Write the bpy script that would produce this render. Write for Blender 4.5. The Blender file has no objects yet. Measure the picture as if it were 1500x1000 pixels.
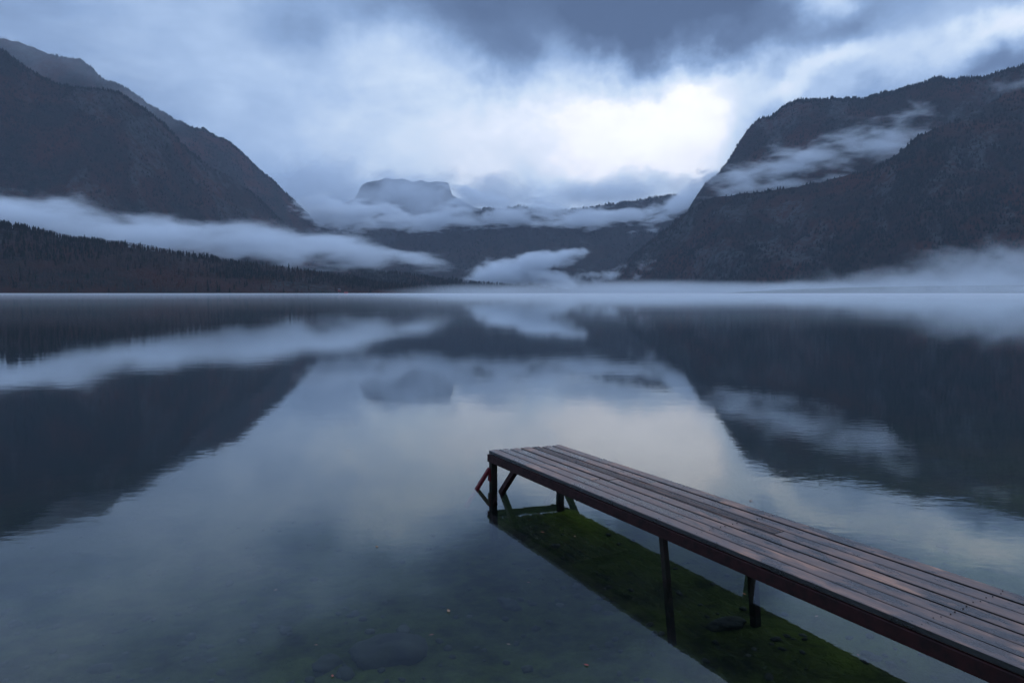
import bpy, math, random
import numpy as np
from mathutils import Vector

random.seed(7)
RNG = np.random.default_rng(11)
scene = bpy.context.scene
R = math.radians

# ------------------------------------------------------------------ camera
FPX = 1000.0                      # focal length in photo pixels (photo 1500 wide)
CAM_H = 1.9
PITCH = math.atan((500 - 429) / FPX)
cam_d = bpy.data.cameras.new('camera')
cam_d.lens = 24.0
cam_d.sensor_width = 36.0
cam_d.clip_start = 0.05
cam_d.clip_end = 60000
cam = bpy.data.objects.new('camera', cam_d)
scene.collection.objects.link(cam)
cam.location = (0, 0, CAM_H)
cam.rotation_euler = (math.pi / 2 - PITCH, 0, 0)
scene.camera = cam


def ray(px, py):
    """direction in the world for a photo pixel"""
    a, b, d = (px - 750.0), FPX, -(py - 500.0)
    c, s = math.cos(PITCH), math.sin(PITCH)
    return Vector((a, b * c + d * s, -b * s + d * c)).normalized()


def at(px, py, depth):
    """world point seen at a photo pixel, at the given distance along +Y"""
    r = ray(px, py)
    return Vector((0, 0, CAM_H)) + r * (depth / r.y)


# ------------------------------------------------------------------ render settings
scene.render.engine = 'CYCLES'
cy = scene.cycles
cy.use_denoising = True
try:
    cy.denoiser = 'OPENIMAGEDENOISE'
    cy.denoising_input_passes = 'RGB_ALBEDO_NORMAL'
except Exception:
    pass
cy.max_bounces = 8
cy.diffuse_bounces = 2
cy.glossy_bounces = 3
cy.transmission_bounces = 4
cy.transparent_max_bounces = 12
cy.volume_bounces = 4
cy.volume_step_rate = 1.0
cy.volume_max_steps = 256
cy.caustics_reflective = False
cy.caustics_refractive = False
cy.sample_clamp_indirect = 6
vs = scene.view_settings
vs.view_transform = 'Standard'
vs.look = 'None'
vs.exposure = 0.5
vs.gamma = 1.0
vs.use_curve_mapping = False


# ------------------------------------------------------------------ node helpers
class NT:
    def __init__(self, tree):
        self.t = tree
        self.n = tree.nodes
        self.l = tree.links

    def new(self, kind, **kw):
        n = self.n.new(kind)
        for k, v in kw.items():
            setattr(n, k, v)
        return n

    def put(self, sock, v):
        if isinstance(v, bpy.types.NodeSocket):
            self.l.new(v, sock)
        else:
            sock.default_value = v

    def math(self, op, a, b=None, c=None, clamp=False):
        n = self.new('ShaderNodeMath', operation=op, use_clamp=clamp)
        self.put(n.inputs[0], a)
        if b is not None:
            self.put(n.inputs[1], b)
        if c is not None:
            self.put(n.inputs[2], c)
        return n.outputs[0]

    def vmath(self, op, a, b=None, scale=None):
        n = self.new('ShaderNodeVectorMath', operation=op)
        self.put(n.inputs[0], a)
        if b is not None:
            self.put(n.inputs[1], b)
        if scale is not None:
            self.put(n.inputs['Scale'], scale)
        return n.outputs['Value'] if op in ('LENGTH', 'DOT_PRODUCT', 'DISTANCE') else n.outputs[0]

    def noise(self, vec, scale, detail=4.0, rough=0.5, dist=0.0, color=False, dims='3D'):
        n = self.new('ShaderNodeTexNoise', noise_dimensions=dims)
        if vec is not None:
            self.put(n.inputs['Vector'], vec)
        n.inputs['Scale'].default_value = scale
        n.inputs['Detail'].default_value = detail
        n.inputs['Roughness'].default_value = rough
        n.inputs['Distortion'].default_value = dist
        return n.outputs['Color'] if color else n.outputs['Fac']

    def mapping(self, vec, loc=(0, 0, 0), rot=(0, 0, 0), scale=(1, 1, 1), kind='POINT'):
        n = self.new('ShaderNodeMapping', vector_type=kind)
        self.put(n.inputs['Vector'], vec)
        n.inputs['Location'].default_value = loc
        n.inputs['Rotation'].default_value = rot
        n.inputs['Scale'].default_value = scale
        return n.outputs[0]

    def maprange(self, v, a, b, c=0.0, d=1.0, kind='LINEAR'):
        n = self.new('ShaderNodeMapRange', interpolation_type=kind)
        self.put(n.inputs['Value'], v)
        n.inputs['From Min'].default_value = a
        n.inputs['From Max'].default_value = b
        n.inputs['To Min'].default_value = c
        n.inputs['To Max'].default_value = d
        return n.outputs['Result']

    def ramp(self, fac, stops, interp='LINEAR'):
        n = self.new('ShaderNodeValToRGB')
        n.color_ramp.interpolation = interp
        el = n.color_ramp.elements
        while len(el) > 1:
            el.remove(el[0])
        el[0].position = stops[0][0]
        el[0].color = (*stops[0][1], 1)
        for p, c in stops[1:]:
            e = el.new(p)
            e.color = (*c, 1)
        self.put(n.inputs[0], fac)
        return n.outputs[0]

    def mix(self, fac, a, b, mode='MIX'):
        n = self.new('ShaderNodeMix', data_type='RGBA', blend_type=mode)
        self.put(n.inputs[0], fac)
        self.put(n.inputs[6], a if isinstance(a, bpy.types.NodeSocket) else (*a, 1))
        self.put(n.inputs[7], b if isinstance(b, bpy.types.NodeSocket) else (*b, 1))
        return n.outputs[2]

    def bump(self, h, strength=0.5, dist=0.1):
        n = self.new('ShaderNodeBump')
        n.inputs['Strength'].default_value = strength
        n.inputs['Distance'].default_value = dist
        self.put(n.inputs['Height'], h)
        return n.outputs[0]


def s2l(*c):
    """display colour 0-255 to scene linear"""
    o = []
    for v in c:
        v /= 255.0
        o.append(v / 12.92 if v <= 0.04045 else ((v + 0.055) / 1.055) ** 2.4)
    return tuple(o)


def material(name):
    m = bpy.data.materials.new(name)
    m.use_nodes = True
    m.node_tree.nodes.clear()
    t = NT(m.node_tree)
    out = t.new('ShaderNodeOutputMaterial')
    return m, t, out


# ------------------------------------------------------------------ world: dusk sky, broken overcast
SUN_EL, SUN_AZ = 42.0, 72.0       # azimuth clockwise from +Y (the way the camera looks)
world = bpy.data.worlds.new('World')
scene.world = world
world.use_nodes = True
world.node_tree.nodes.clear()
w = NT(world.node_tree)
wout = w.new('ShaderNodeOutputWorld')
sky = w.new('ShaderNodeTexSky', sky_type='NISHITA', sun_disc=False)
sky.sun_elevation = R(SUN_EL)
sky.sun_rotation = R(SUN_AZ)
bg1 = w.new('ShaderNodeBackground')
w.put(bg1.inputs[0], sky.outputs[0])
bg1.inputs[1].default_value = 0.05
tc = w.new('ShaderNodeTexCoord')
D = tc.outputs['Generated']
sep = w.new('ShaderNodeSeparateXYZ')
w.put(sep.inputs[0], D)
az = w.math('ARCTAN2', sep.outputs[0], sep.outputs[1])
el = w.math('ARCSINE', sep.outputs[2])
comb = w.new('ShaderNodeCombineXYZ')
w.put(comb.inputs[0], az)
w.put(comb.inputs[1], el)
warp_big = w.vmath('SUBTRACT', w.noise(D, 3.2, 5, 0.55, color=True), (0.5, 0.5, 0.5))
warp_fine = w.vmath('SUBTRACT', w.noise(D, 14.0, 5, 0.6, color=True), (0.5, 0.5, 0.5))
Q = w.vmath('ADD', comb.outputs[0], w.vmath('SCALE', warp_big, scale=0.16))
Q = w.vmath('ADD', Q, w.vmath('SCALE', warp_fine, scale=0.075))
# cloud patches: photo px, py, radius x, radius y, tilt (deg, counter-clockwise), weight
SKY_PATCHES = [
    (600, 190, 280, 190, -8, 0.17), (790, 215, 330, 150, 0, 0.28), (985, 190, 220, 180, 0, 0.40), (620, -140, 460, 130, 0, -0.40),
    (1070, 150, 110, 80, 0, 0.08),
    (1400, 75, 260, 50, 18, 0.24), (1200, 15, 70, 50, 25, 0.28), (1215, 115, 120, 26, 18, 0.30), (1480, 20, 90, 30, 15, 0.2),
    (860, -20, 360, 100, 0, -0.36), (705, 60, 120, 90, 0, -0.32), (1000, 55, 180, 95, 8, -0.84), (880, 30, 130, 60, 0, -0.16),
    (1180, 60, 170, 40, 14, -0.24), (780, 105, 110, 60, 0, -0.22), (1130, 190, 80, 80, 0, -0.26),
    (1370, 125, 240, 40, 17, -0.18), (440, 310, 230, 90, 0, -0.22), (180, 130, 260, 120, -15, -0.02),
    (930, 270, 170, 24, 6, -0.26), (330, 20, 260, 110, 0, 0.03), (500, 25, 180, 50, 12, -0.16),
    (1480, 95, 120, 40, 10, -0.18), (640, 305, 320, 60, 0, -0.10), (30, 20, 200, 100, 0, -0.12),
]
L = 0.50
for (px, py, rx, ry, rot, wt) in SKY_PATCHES:
    r = ray(px, py)
    a0, e0 = math.atan2(r.x, r.y), math.asin(r.z)
    k = r.y                       # angular size of a picture pixel shrinks off axis
    m = w.mapping(Q, loc=(a0, e0, 0), rot=(0, 0, R(rot)), scale=(rx / FPX * k, ry / FPX * k, 1), kind='TEXTURE')
    g = w.maprange(w.vmath('LENGTH', m), 1.25, 0.0, 0.0, wt, 'SMOOTHERSTEP')
    L = w.math('ADD', L, g)
tex = w.noise(w.mapping(D, scale=(1, 1, 2.0)), 4.5, 6, 0.58, 0.4)
L = w.math('ADD', L, w.maprange(tex, 0.25, 0.75, -0.12, 0.12))
tex2 = w.noise(w.mapping(D, scale=(1, 1, 1.7)), 17.0, 4, 0.6, 0.3)
L = w.math('ADD', L, w.maprange(tex2, 0.25, 0.75, -0.055, 0.055))
skycol = w.ramp(L, [
    (0.00, s2l(68, 85, 114)), (0.20, s2l(88, 108, 140)), (0.42, s2l(127, 152, 188)),
    (0.60, s2l(162, 184, 214)), (0.78, s2l(197, 212, 229)), (0.96, s2l(221, 226, 236)), (1.0, s2l(230, 230, 234))])
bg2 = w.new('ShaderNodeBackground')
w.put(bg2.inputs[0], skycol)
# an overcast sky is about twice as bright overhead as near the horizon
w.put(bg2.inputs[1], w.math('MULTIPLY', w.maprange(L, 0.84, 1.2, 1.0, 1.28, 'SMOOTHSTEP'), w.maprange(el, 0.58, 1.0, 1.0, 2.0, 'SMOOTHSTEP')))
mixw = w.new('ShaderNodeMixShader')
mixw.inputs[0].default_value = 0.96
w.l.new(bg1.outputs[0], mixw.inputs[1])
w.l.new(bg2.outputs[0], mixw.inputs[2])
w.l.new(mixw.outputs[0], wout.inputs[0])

sun_d = bpy.data.lights.new('sun', 'SUN')
sun_d.energy = 0.25
sun_d.angle = R(25)
sun_d.color = (1.0, 0.93, 0.86)
sun = bpy.data.objects.new('sun', sun_d)
scene.collection.objects.link(sun)
sv = Vector((math.sin(R(SUN_AZ)) * math.cos(R(SUN_EL)), math.cos(R(SUN_AZ)) * math.cos(R(SUN_EL)), math.sin(R(SUN_EL))))
sun.rotation_euler = (-sv).to_track_quat('-Z', 'Y').to_euler()


# ------------------------------------------------------------------ numpy noise
def _hash(ix, iy, seed):
    h = (ix.astype(np.int64) * 374761393 + iy.astype(np.int64) * 668265263 + seed * 1442695041) & 0x7fffffff
    h = ((h ^ (h >> 13)) * 1274126177) & 0x7fffffff
    return ((h ^ (h >> 16)) & 0xffffff) / float(0xffffff)


def vnoise(x, y, seed=0):
    ix, iy = np.floor(x), np.floor(y)
    fx, fy = x - ix, y - iy
    fx = fx * fx * fx * (fx * (fx * 6 - 15) + 10)
    fy = fy * fy * fy * (fy * (fy * 6 - 15) + 10)
    a, b = _hash(ix, iy, seed), _hash(ix + 1, iy, seed)
    c, d = _hash(ix, iy + 1, seed), _hash(ix + 1, iy + 1, seed)
    return (a * (1 - fx) + b * fx) * (1 - fy) + (c * (1 - fx) + d * fx) * fy


def fbm(x, y, oct=5, seed=0, gain=0.5):
    s = np.zeros_like(x, dtype=float)
    a, t = 1.0, 0.0
    for o in range(oct):
        s += a * (vnoise(x, y, seed + o * 17) - 0.5)
        t += a
        a *= gain
        x, y = x * 2.03 + 11.3, y * 2.01 + 5.7
    return s / t * 2


def ridged(x, y, oct=4, seed=0):
    s = np.zeros_like(x, dtype=float)
    a, t = 1.0, 0.0
    for o in range(oct):
        s += a * (1 - np.abs(vnoise(x, y, seed + o * 13) * 2 - 1))
        t += a
        a *= 0.5
        x, y = x * 2.1 + 3.3, y * 2.1 + 7.7
    return s / t


# ------------------------------------------------------------------ object helpers
def props(o, label=None, cat=None, group=None, kind=None):
    if label:
        o['label'] = label
    if cat:
        o['category'] = cat
    if group:
        o['group'] = group
    if kind:
        o['kind'] = kind
    return o


def link_mesh(name, verts, faces, mats, parent=None, mat_idx=None, smooth=False):
    me = bpy.data.meshes.new(name)
    me.from_pydata([tuple(v) for v in verts], [], [tuple(f) for f in faces])
    for m in (mats if isinstance(mats, (list, tuple)) else [mats]):
        me.materials.append(m)
    if mat_idx is not None:
        me.polygons.foreach_set('material_index', list(mat_idx))
    if smooth:
        me.polygons.foreach_set('use_smooth', [True] * len(me.polygons))
    me.update()
    o = bpy.data.objects.new(name, me)
    scene.collection.objects.link(o)
    if parent:
        o.parent = parent
    return o


def fast_mesh(name, V, F, mats, mat_idx=None, smooth=False):
    """V (n,3) array, F (m,k) array of equal-sized faces"""
    me = bpy.data.meshes.new(name)
    m, k = F.shape
    me.vertices.add(len(V))
    me.vertices.foreach_set('co', V.astype(np.float32).ravel())
    me.loops.add(m * k)
    me.loops.foreach_set('vertex_index', F.astype(np.int32).ravel())
    me.polygons.add(m)
    me.polygons.foreach_set('loop_start', (np.arange(m) * k).astype(np.int32))
    me.polygons.foreach_set('loop_total', np.full(m, k, dtype=np.int32))
    for mt in mats:
        me.materials.append(mt)
    if mat_idx is not None:
        me.polygons.foreach_set('material_index', mat_idx.astype(np.int32))
    me.polygons.foreach_set('use_smooth', np.full(m, smooth, dtype=bool))
    me.update(calc_edges=True)
    o = bpy.data.objects.new(name, me)
    scene.collection.objects.link(o)
    return o


def grid_faces(nu, nv):
    i, j = np.meshgrid(np.arange(nu - 1), np.arange(nv - 1), indexing='ij')
    a = i * nv + j
    return np.stack([a, a + nv, a + nv + 1, a + 1], -1).reshape(-1, 4)


# ------------------------------------------------------------------ materials of the land
def foliage_mat(name, cols, scale=0.05, rough=0.9):
    m, t, out = material(name)
    geo = t.new('ShaderNodeNewGeometry')
    f = t.noise(geo.outputs['Position'], scale, 2, 0.6)
    n = len(cols)
    stops = [(0.3 + 0.4 * i / max(1, n - 1), c) for i, c in enumerate(cols)]
    c = t.ramp(f, stops)
    c = t.mix(t.math('MULTIPLY', geo.outputs['Random Per Island'], 0.6), c, cols[-1])
    b = t.new('ShaderNodeBsdfPrincipled')
    t.put(b.inputs['Base Color'], c)
    b.inputs['Roughness'].default_value = rough
    b.inputs['Specular IOR Level'].default_value = 0.1
    t.l.new(b.outputs[0], out.inputs[0])
    return m


M_EVERGREEN = foliage_mat('evergreen_needles', [(0.005, 0.009, 0.009), (0.010, 0.016, 0.013)])
M_BARE = foliage_mat('bare_twigs', [(0.044, 0.032, 0.031), (0.088, 0.062, 0.055)])
M_RUST = foliage_mat('rust_leaves', [(0.050, 0.018, 0.012), (0.075, 0.028, 0.016)])
M_OCHRE = foliage_mat('ochre_leaves', [(0.055, 0.038, 0.018), (0.075, 0.052, 0.024)])
M_BARK = foliage_mat('bark', [(0.05, 0.04, 0.035), (0.08, 0.07, 0.06)])
TREE_MATS = [M_EVERGREEN, M_BARE, M_RUST, M_OCHRE, M_BARK]


def slope_mat(name, rock=0.35, rust=0.5, bright=1.0):
    """autumn woodland floor with crags where the slope is steep"""
    m, t, out = material(name)
    geo = t.new('ShaderNodeNewGeometry')
    P = geo.outputs['Position']
    big = t.noise(P, 0.0035, 5, 0.6)
    mid = t.noise(P, 0.018, 5, 0.65)
    fine = t.noise(P, 0.09, 4, 0.7)
    green = (0.012 * bright, 0.018 * bright, 0.016 * bright)
    brown = (0.030 * bright, 0.021 * bright, 0.020 * bright)
    rustc = (0.058 * bright, 0.023 * bright, 0.017 * bright)
    c = t.mix(t.maprange(mid, 0.38, 0.62), green, brown)
    c = t.mix(t.math('MULTIPLY', t.maprange(big, 0.46, 0.62), rust), c, rustc)
    ca = t.new('ShaderNodeAttribute', attribute_name='crag')
    rk = t.math('MULTIPLY', ca.outputs['Fac'], t.maprange(t.noise(t.mapping(P, scale=(1, 1, 0.4)), 0.03, 5, 0.7), 0.42, 0.58))
    rockc = t.mix(t.noise(t.mapping(P, scale=(1, 1, 0.3)), 0.06, 4, 0.7), (0.018, 0.021, 0.024), (0.12, 0.125, 0.13))
    c = t.mix(t.math('MULTIPLY', rk, rock), c, rockc)
    sz = t.new('ShaderNodeSeparateXYZ')
    t.put(sz.inputs[0], P)
    c = t.mix(t.maprange(t.math('ADD', sz.outputs[2], t.math('MULTIPLY', fine, 1.5)), 2.6, 1.8), c, (0.10, 0.105, 0.085))
    b = t.new('ShaderNodeBsdfPrincipled')
    t.put(b.inputs['Base Color'], c)
    b.inputs['Roughness'].default_value = 0.95
    b.inputs['Specular IOR Level'].default_value = 0.05
    h = t.math('ADD', t.math('MULTIPLY', fine, 0.6), t.math('MULTIPLY', mid, 1.0))
    t.put(b.inputs['Normal'], t.bump(h, 1.0, 25.0))
    t.l.new(b.outputs[0], out.inputs[0])
    return m


# ------------------------------------------------------------------ mountains
def resample(pts, n):
    pts = np.array(pts, dtype=float)
    d = np.r_[0, np.cumsum(np.linalg.norm(np.diff(pts[:, :2], axis=0), axis=1))]
    s = np.linspace(0, d[-1], n)
    return np.stack([np.interp(s, d, pts[:, k]) for k in range(pts.shape[1])], 1), s / d[-1]


CRAGS = {}


def mountain(name, ridge, base, n, m, mat, amp=60.0, freq=1 / 500.0, pw=1.0, back=0.7, seed=0, gully=0.5, tree_rough=0.0):
    """ridge: (px, py, depth) along the skyline; base: (px, depth) of its foot in the water, same direction.
    A solid hillside: it climbs from the foot to the ridge and falls away again behind it."""
    rp, _ = resample(ridge, n)
    bp, _ = resample([(b[0], 0, b[1]) for b in base], n)
    RD = np.array([at(*p) for p in rp])
    BS = np.array([tuple(at(p[0], 429, p[2])) for p in bp])
    BS[:, 2] = -6
    mf = int(m * 0.72)
    T = np.r_[np.linspace(0, 1, mf), 1 + np.linspace(0, 1, m - mf + 1)[1:]]
    V = np.zeros((n, m, 3))
    for j, t in enumerate(T):
        if t <= 1:
            V[:, j, :2] = BS[:, :2] * (1 - t) + RD[:, :2] * t
            V[:, j, 2] = BS[:, 2] + (RD[:, 2] - BS[:, 2]) * t ** pw
        else:
            k = (t - 1)
            dirv = RD[:, :2] - BS[:, :2]
            V[:, j, :2] = RD[:, :2] + dirv * k * back
            V[:, j, 2] = RD[:, 2] * (1 - k) ** 1.0 * (1 - 0.15 * k) - 6 * k
    X, Y = V[..., 0], V[..., 1]
    tt = np.broadcast_to(T, X.shape)
    mask = np.where(tt <= 1, np.sin(np.clip(tt, 0, 1) * math.pi) ** 0.8, np.sin(np.clip(tt - 1, 0, 1) * math.pi))
    S = np.broadcast_to(np.linspace(0, 1, n)[:, None] * np.linalg.norm(np.diff(RD[:, :2], axis=0), axis=1).sum(), X.shape)
    run = np.linalg.norm(RD[:, :2] - BS[:, :2], axis=1).mean()
    g = ridged(S * freq * 1.6 + fbm(X / 900, Y / 900, 2, seed + 3) * 0.6, tt * run * freq * 0.45, 4, seed)
    dz = amp * mask * (fbm(X * freq, Y * freq, 6, seed + 5) * 1.0 + (g - 0.6) * 2.0 * gully)
    dz += amp * 0.10 * fbm(X * freq * 9, Y * freq * 9, 4, seed + 9) * np.clip(tt * 4, 0, 1)
    V[..., 2] += dz
    # crags: bare rock where the slope breaks, in steep vertical bands
    wob = fbm(X / 260, Y / 260, 3, seed + 31) * 1.2
    cr = fbm(S / 150 + wob, tt * run / 420 + wob * .5, 5, seed + 33, 0.6) + 0.5 * fbm(X / 700, Y / 700, 2, seed + 35)
    crag = np.clip((cr - 0.16) * 5, 0, 1) * np.clip(np.minimum(tt, 1) * 6 - .4, 0, 1)
    V[..., 2] += crag * amp * 0.10 * (ridged(S / 60, tt * run / 90, 3, seed + 40) - .3)
    o = fast_mesh(name, V.reshape(-1, 3), grid_faces(n, m), [mat], smooth=False)
    at_ = o.data.attributes.new('crag', 'FLOAT', 'POINT')
    at_.data.foreach_set('value', crag.astype(np.float32).ravel())
    o['kind'] = 'structure'
    CRAGS[id(V)] = crag
    return V, T


# prototype trees, unit height, every one a different outline -------------------------------------
def proto_conifer(rng, tiers=4, sides=6, width=0.17):
    V, F = [], []
    z0 = 0.10
    for k in range(tiers):
        f = k / tiers
        zb = z0 + (1 - z0) * f * 0.95
        zt = zb + (1 - z0) / tiers * 1.75 if k < tiers - 1 else 1.0
        r = width * (1 - f) ** 0.85 + 0.012
        i0 = len(V)
        for s in range(sides):
            a = 2 * math.pi * (s + rng.uniform(-.25, .25)) / sides
            rr = r * rng.uniform(0.65, 1.25)
            V.append((rr * math.cos(a), rr * math.sin(a), zb + rng.uniform(-.04, .03)))
        V.append((0, 0, min(1.0, zt)))
        for s in range(sides):
            F.append((i0 + s, i0 + (s + 1) % sides, i0 + sides))
    return np.array(V), np.array(F)


def proto_broadleaf(rng, n=22, width=0.2, bare=True):
    V, F = [], []

    def tri(a, b, c):
        i = len(V)
        V.extend([a, b, c])
        F.append((i, i + 1, i + 2))
    tri((-.014, 0, 0), (.014, 0, 0), (0, 0, .7))
    tri((0, -.014, 0), (0, .014, 0), (0, 0, .7))
    for _ in range(n):
        a = rng.uniform(0, 2 * math.pi)
        zz = rng.uniform(.32, 1.0)
        rmax = width * math.sqrt(max(0.03, 1 - ((zz - .62) / .42) ** 2))
        rr = rmax * math.sqrt(rng.uniform(0, 1))
        c = np.array([rr * math.cos(a), rr * math.sin(a), min(zz, 0.97)])
        s = rng.uniform(.05, .11)
        p = [c + rng.uniform(-1, 1, 3) * s * np.array([.8, .8, 1.2]) for _ in range(3)]
        tri(*[tuple(q) for q in p])
    return np.array(V), np.array(F)


CON = [proto_conifer(RNG) for _ in range(6)]
CON_FAR = [proto_conifer(RNG, 2, 5, 0.2) for _ in range(5)]
BRO = [proto_broadleaf(RNG) for _ in range(6)]
BRO_FAR = [proto_broadleaf(RNG, 8, 0.3) for _ in range(6)]


def sample_slope(V, T, n, rng, tmin=0.02, tmax=1.0, crest=0.0, smin=0.0, smax=1.0):
    nu = V.shape[0]
    u = rng.uniform(smin, smax, n) * (nu - 1.001)
    t = rng.uniform(tmin, tmax, n)
    if crest:
        k = int(n * crest)
        t[:k] = 1.0 - np.abs(rng.normal(0, 0.012, k))
    jt = np.interp(t, T, np.arange(len(T)))
    jt = np.clip(jt, 0, V.shape[1] - 1.001)
    i, j = u.astype(int), jt.astype(int)
    keep = (CRAGS[id(V)][i, j] < rng.uniform(0.25, 1.4, n)) | (t > 0.985)
    u, jt, i, j = u[keep], jt[keep], i[keep], j[keep]
    fu, fj = (u - i)[:, None], (jt - j)[:, None]
    return (V[i, j] * (1 - fu) + V[i + 1, j] * fu) * (1 - fj) + (V[i, j + 1] * (1 - fu) + V[i + 1, j + 1] * fu) * fj


def wood(name, label, pts, hmin, hmax, rng, con_frac=0.35, far=True, con_noise=1 / 250.0, squash=1.0, seed=1):
    """a far-off wood nobody could count: one mesh"""
    pts = pts[pts[:, 2] > 0.3]
    n = len(pts)
    cn = fbm(pts[:, 0] * con_noise, pts[:, 1] * con_noise, 3, seed)
    iscon = (rng.uniform(0, 1, n) < np.clip(con_frac + cn * min(0.9, con_frac * 1.6), 0.02, 0.97))
    rn = fbm(pts[:, 0] / 180 + 40, pts[:, 1] / 180, 3, seed + 8)
    kind = np.ones(n, int)
    kind[(rn + rng.uniform(-.3, .3, n)) > 0.22] = 2
    kind[rng.uniform(0, 1, n) < 0.04] = 3
    kind[iscon] = 0
    h = rng.uniform(hmin, hmax, n) * np.where(iscon, 1.12, 0.9) * (1 + 0.35 * fbm(pts[:, 0] / 60, pts[:, 1] / 60, 2, seed + 50))
    VV, FF, MM = [], [], []
    off = 0
    con, bro = (CON_FAR, BRO_FAR) if far else (CON, BRO)
    which = rng.integers(0, 5, n)
    for c in (True, False):
        for p in range(5):
            sel = np.where((iscon == c) & (which == p))[0]
            if len(sel) == 0:
                continue
            pv, pf = (con if c else bro)[p]
            a = rng.uniform(0, 2 * math.pi, len(sel))
            ca, sa = np.cos(a)[:, None], np.sin(a)[:, None]
            hh = h[sel][:, None]
            wv = (rng.uniform(.8, 1.3, len(sel)) * squash)[:, None]
            x = (pv[None, :, 0] * ca - pv[None, :, 1] * sa) * hh * wv + pts[sel, 0][:, None]
            y = (pv[None, :, 0] * sa + pv[None, :, 1] * ca) * hh * wv + pts[sel, 1][:, None]
            z = pv[None, :, 2] * hh + pts[sel, 2][:, None] - 0.5
            VV.append(np.stack([x, y, z], -1).reshape(-1, 3))
            FF.append((pf[None] + (np.arange(len(sel)) * len(pv))[:, None, None]).reshape(-1, 3) + off)
            off += len(sel) * len(pv)
            MM.append(np.repeat(kind[sel], len(pf)))
    o = fast_mesh(name, np.concatenate(VV), np.concatenate(FF), TREE_MATS, np.concatenate(MM))
    props(o, label, 'forest', kind='stuff')
    return o


M_SLOPE_L = slope_mat('left_slope_ground', rock=0.6, rust=0.95)
M_SLOPE_R = slope_mat('right_slope_ground', rock=0.8, rust=1.0)
M_SLOPE_FAR = slope_mat('far_slope_ground', rock=0.5, rust=0.2)

# back ridge, left
V1, T1 = mountain('mountain',
    [(-500, -60, 5200), (-250, 20, 5400), (0, 56, 5700), (30, 64, 5750), (62, 76, 5800), (80, 84, 5800), (118, 86, 5900), (132, 96, 5900), (152, 119, 6000),
     (165, 122, 6000), (190, 134, 6100), (235, 163, 6200), (272, 184, 6300), (300, 191, 6350), (340, 210, 6450), (372, 240, 6550),
     (402, 266, 6600), (430, 292, 6700), (452, 316, 6750), (466, 332, 6800), (500, 343, 6900), (560, 372, 7000), (640, 400, 7100)],
    [(-700, 3600), (-200, 3900), (250, 4600), (500, 5400), (660, 5900)], 420, 150, M_SLOPE_L, amp=150, freq=1 / 700, seed=3, gully=0.4)
# front ridge, left
V2, T2 = mountain('mountain',
    [(-500, -140, 3800), (-200, -30, 3900), (0, 70, 4000), (27, 91, 4050), (54, 109, 4100), (90, 124, 4150), (121, 130, 4200), (148, 131, 4250), (175, 137, 4300),
     (198, 152, 4350), (234, 176, 4450), (256, 198, 4500), (279, 226, 4600), (300, 240, 4650), (340, 262, 4800), (372, 285, 4900), (400, 312, 5000), (425, 334, 5100), (470, 366, 5300), (540, 400, 5500)],
    [(-700, 2700), (-200, 2800), (150, 3200), (400, 3900), (560, 4500)], 420, 150, M_SLOPE_L, amp=120, freq=1 / 520, seed=21, gully=0.5)
# low wooded ridge on the left shore
V3, T3 = mountain('hill',
    [(-700, 300, 1750), (-300, 318, 1800), (-60, 330, 1850), (0, 334, 1880), (50, 341, 1900), (100, 352, 1950), (170, 360, 2000), (240, 370, 2080), (320, 384, 2180),
     (400, 395, 2280), (450, 401, 2350), (500, 409, 2420), (540, 416, 2480), (580, 421, 2560), (640, 427, 2700)],
    [(-900, 1330), (-300, 1380), (0, 1420), (300, 1650), (480, 1980), (570, 2250), (650, 2600)], 420, 80, M_SLOPE_L, amp=9, freq=1 / 130, seed=31, gully=0.4, back=0.9)
# lower spit beyond it
V4, T4 = mountain('hill',
    [(430, 398, 3500), (500, 394, 3500), (545, 396, 3500), (600, 404, 3550), (650, 410, 3600), (700, 416, 3700), (750, 420, 3800), (800, 425, 3900), (860, 431, 4000)],
    [(420, 2900), (600, 3000), (760, 3300), (880, 3600)], 260, 50, M_SLOPE_L, amp=12, freq=1 / 200, seed=41, back=0.9)
# massif at the head of the valley
V5, T5 = mountain('mountain',
    [(300, 330, 11500), (420, 300, 11500), (500, 300, 11500), (520, 290, 11500), (530, 272, 11500), (538, 267, 11500), (550, 265, 11500), (566, 261, 11500), (576, 263, 11500), (590, 262, 11500), (604, 267, 11500), (616, 264, 11500), (628, 267, 11500), (640, 265, 11500), (657, 268, 11600),
     (662, 286, 11700), (700, 306, 11800), (800, 330, 12000), (900, 345, 12000), (1000, 345, 12000), (1200, 330, 12000)],
    [(200, 9000), (600, 9000), (1250, 9500)], 260, 100, M_SLOPE_FAR, amp=160, freq=1 / 900, seed=51)
# dark middle range
V6, T6 = mountain('mountain',
    [(350, 372, 7600), (450, 350, 7600), (530, 332, 7600), (600, 322, 7500), (680, 310, 7500), (760, 303, 7400), (820, 309, 7400), (880, 303, 7300), (940, 292, 7300),
     (990, 287, 7300), (1020, 300, 7200), (1080, 320, 7200), (1200, 330, 7200)],
    [(300, 5000), (600, 5000), (900, 5000), (1250, 5200)], 360, 130, M_SLOPE_FAR, amp=130, freq=1 / 650, seed=61, gully=0.6)
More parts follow.
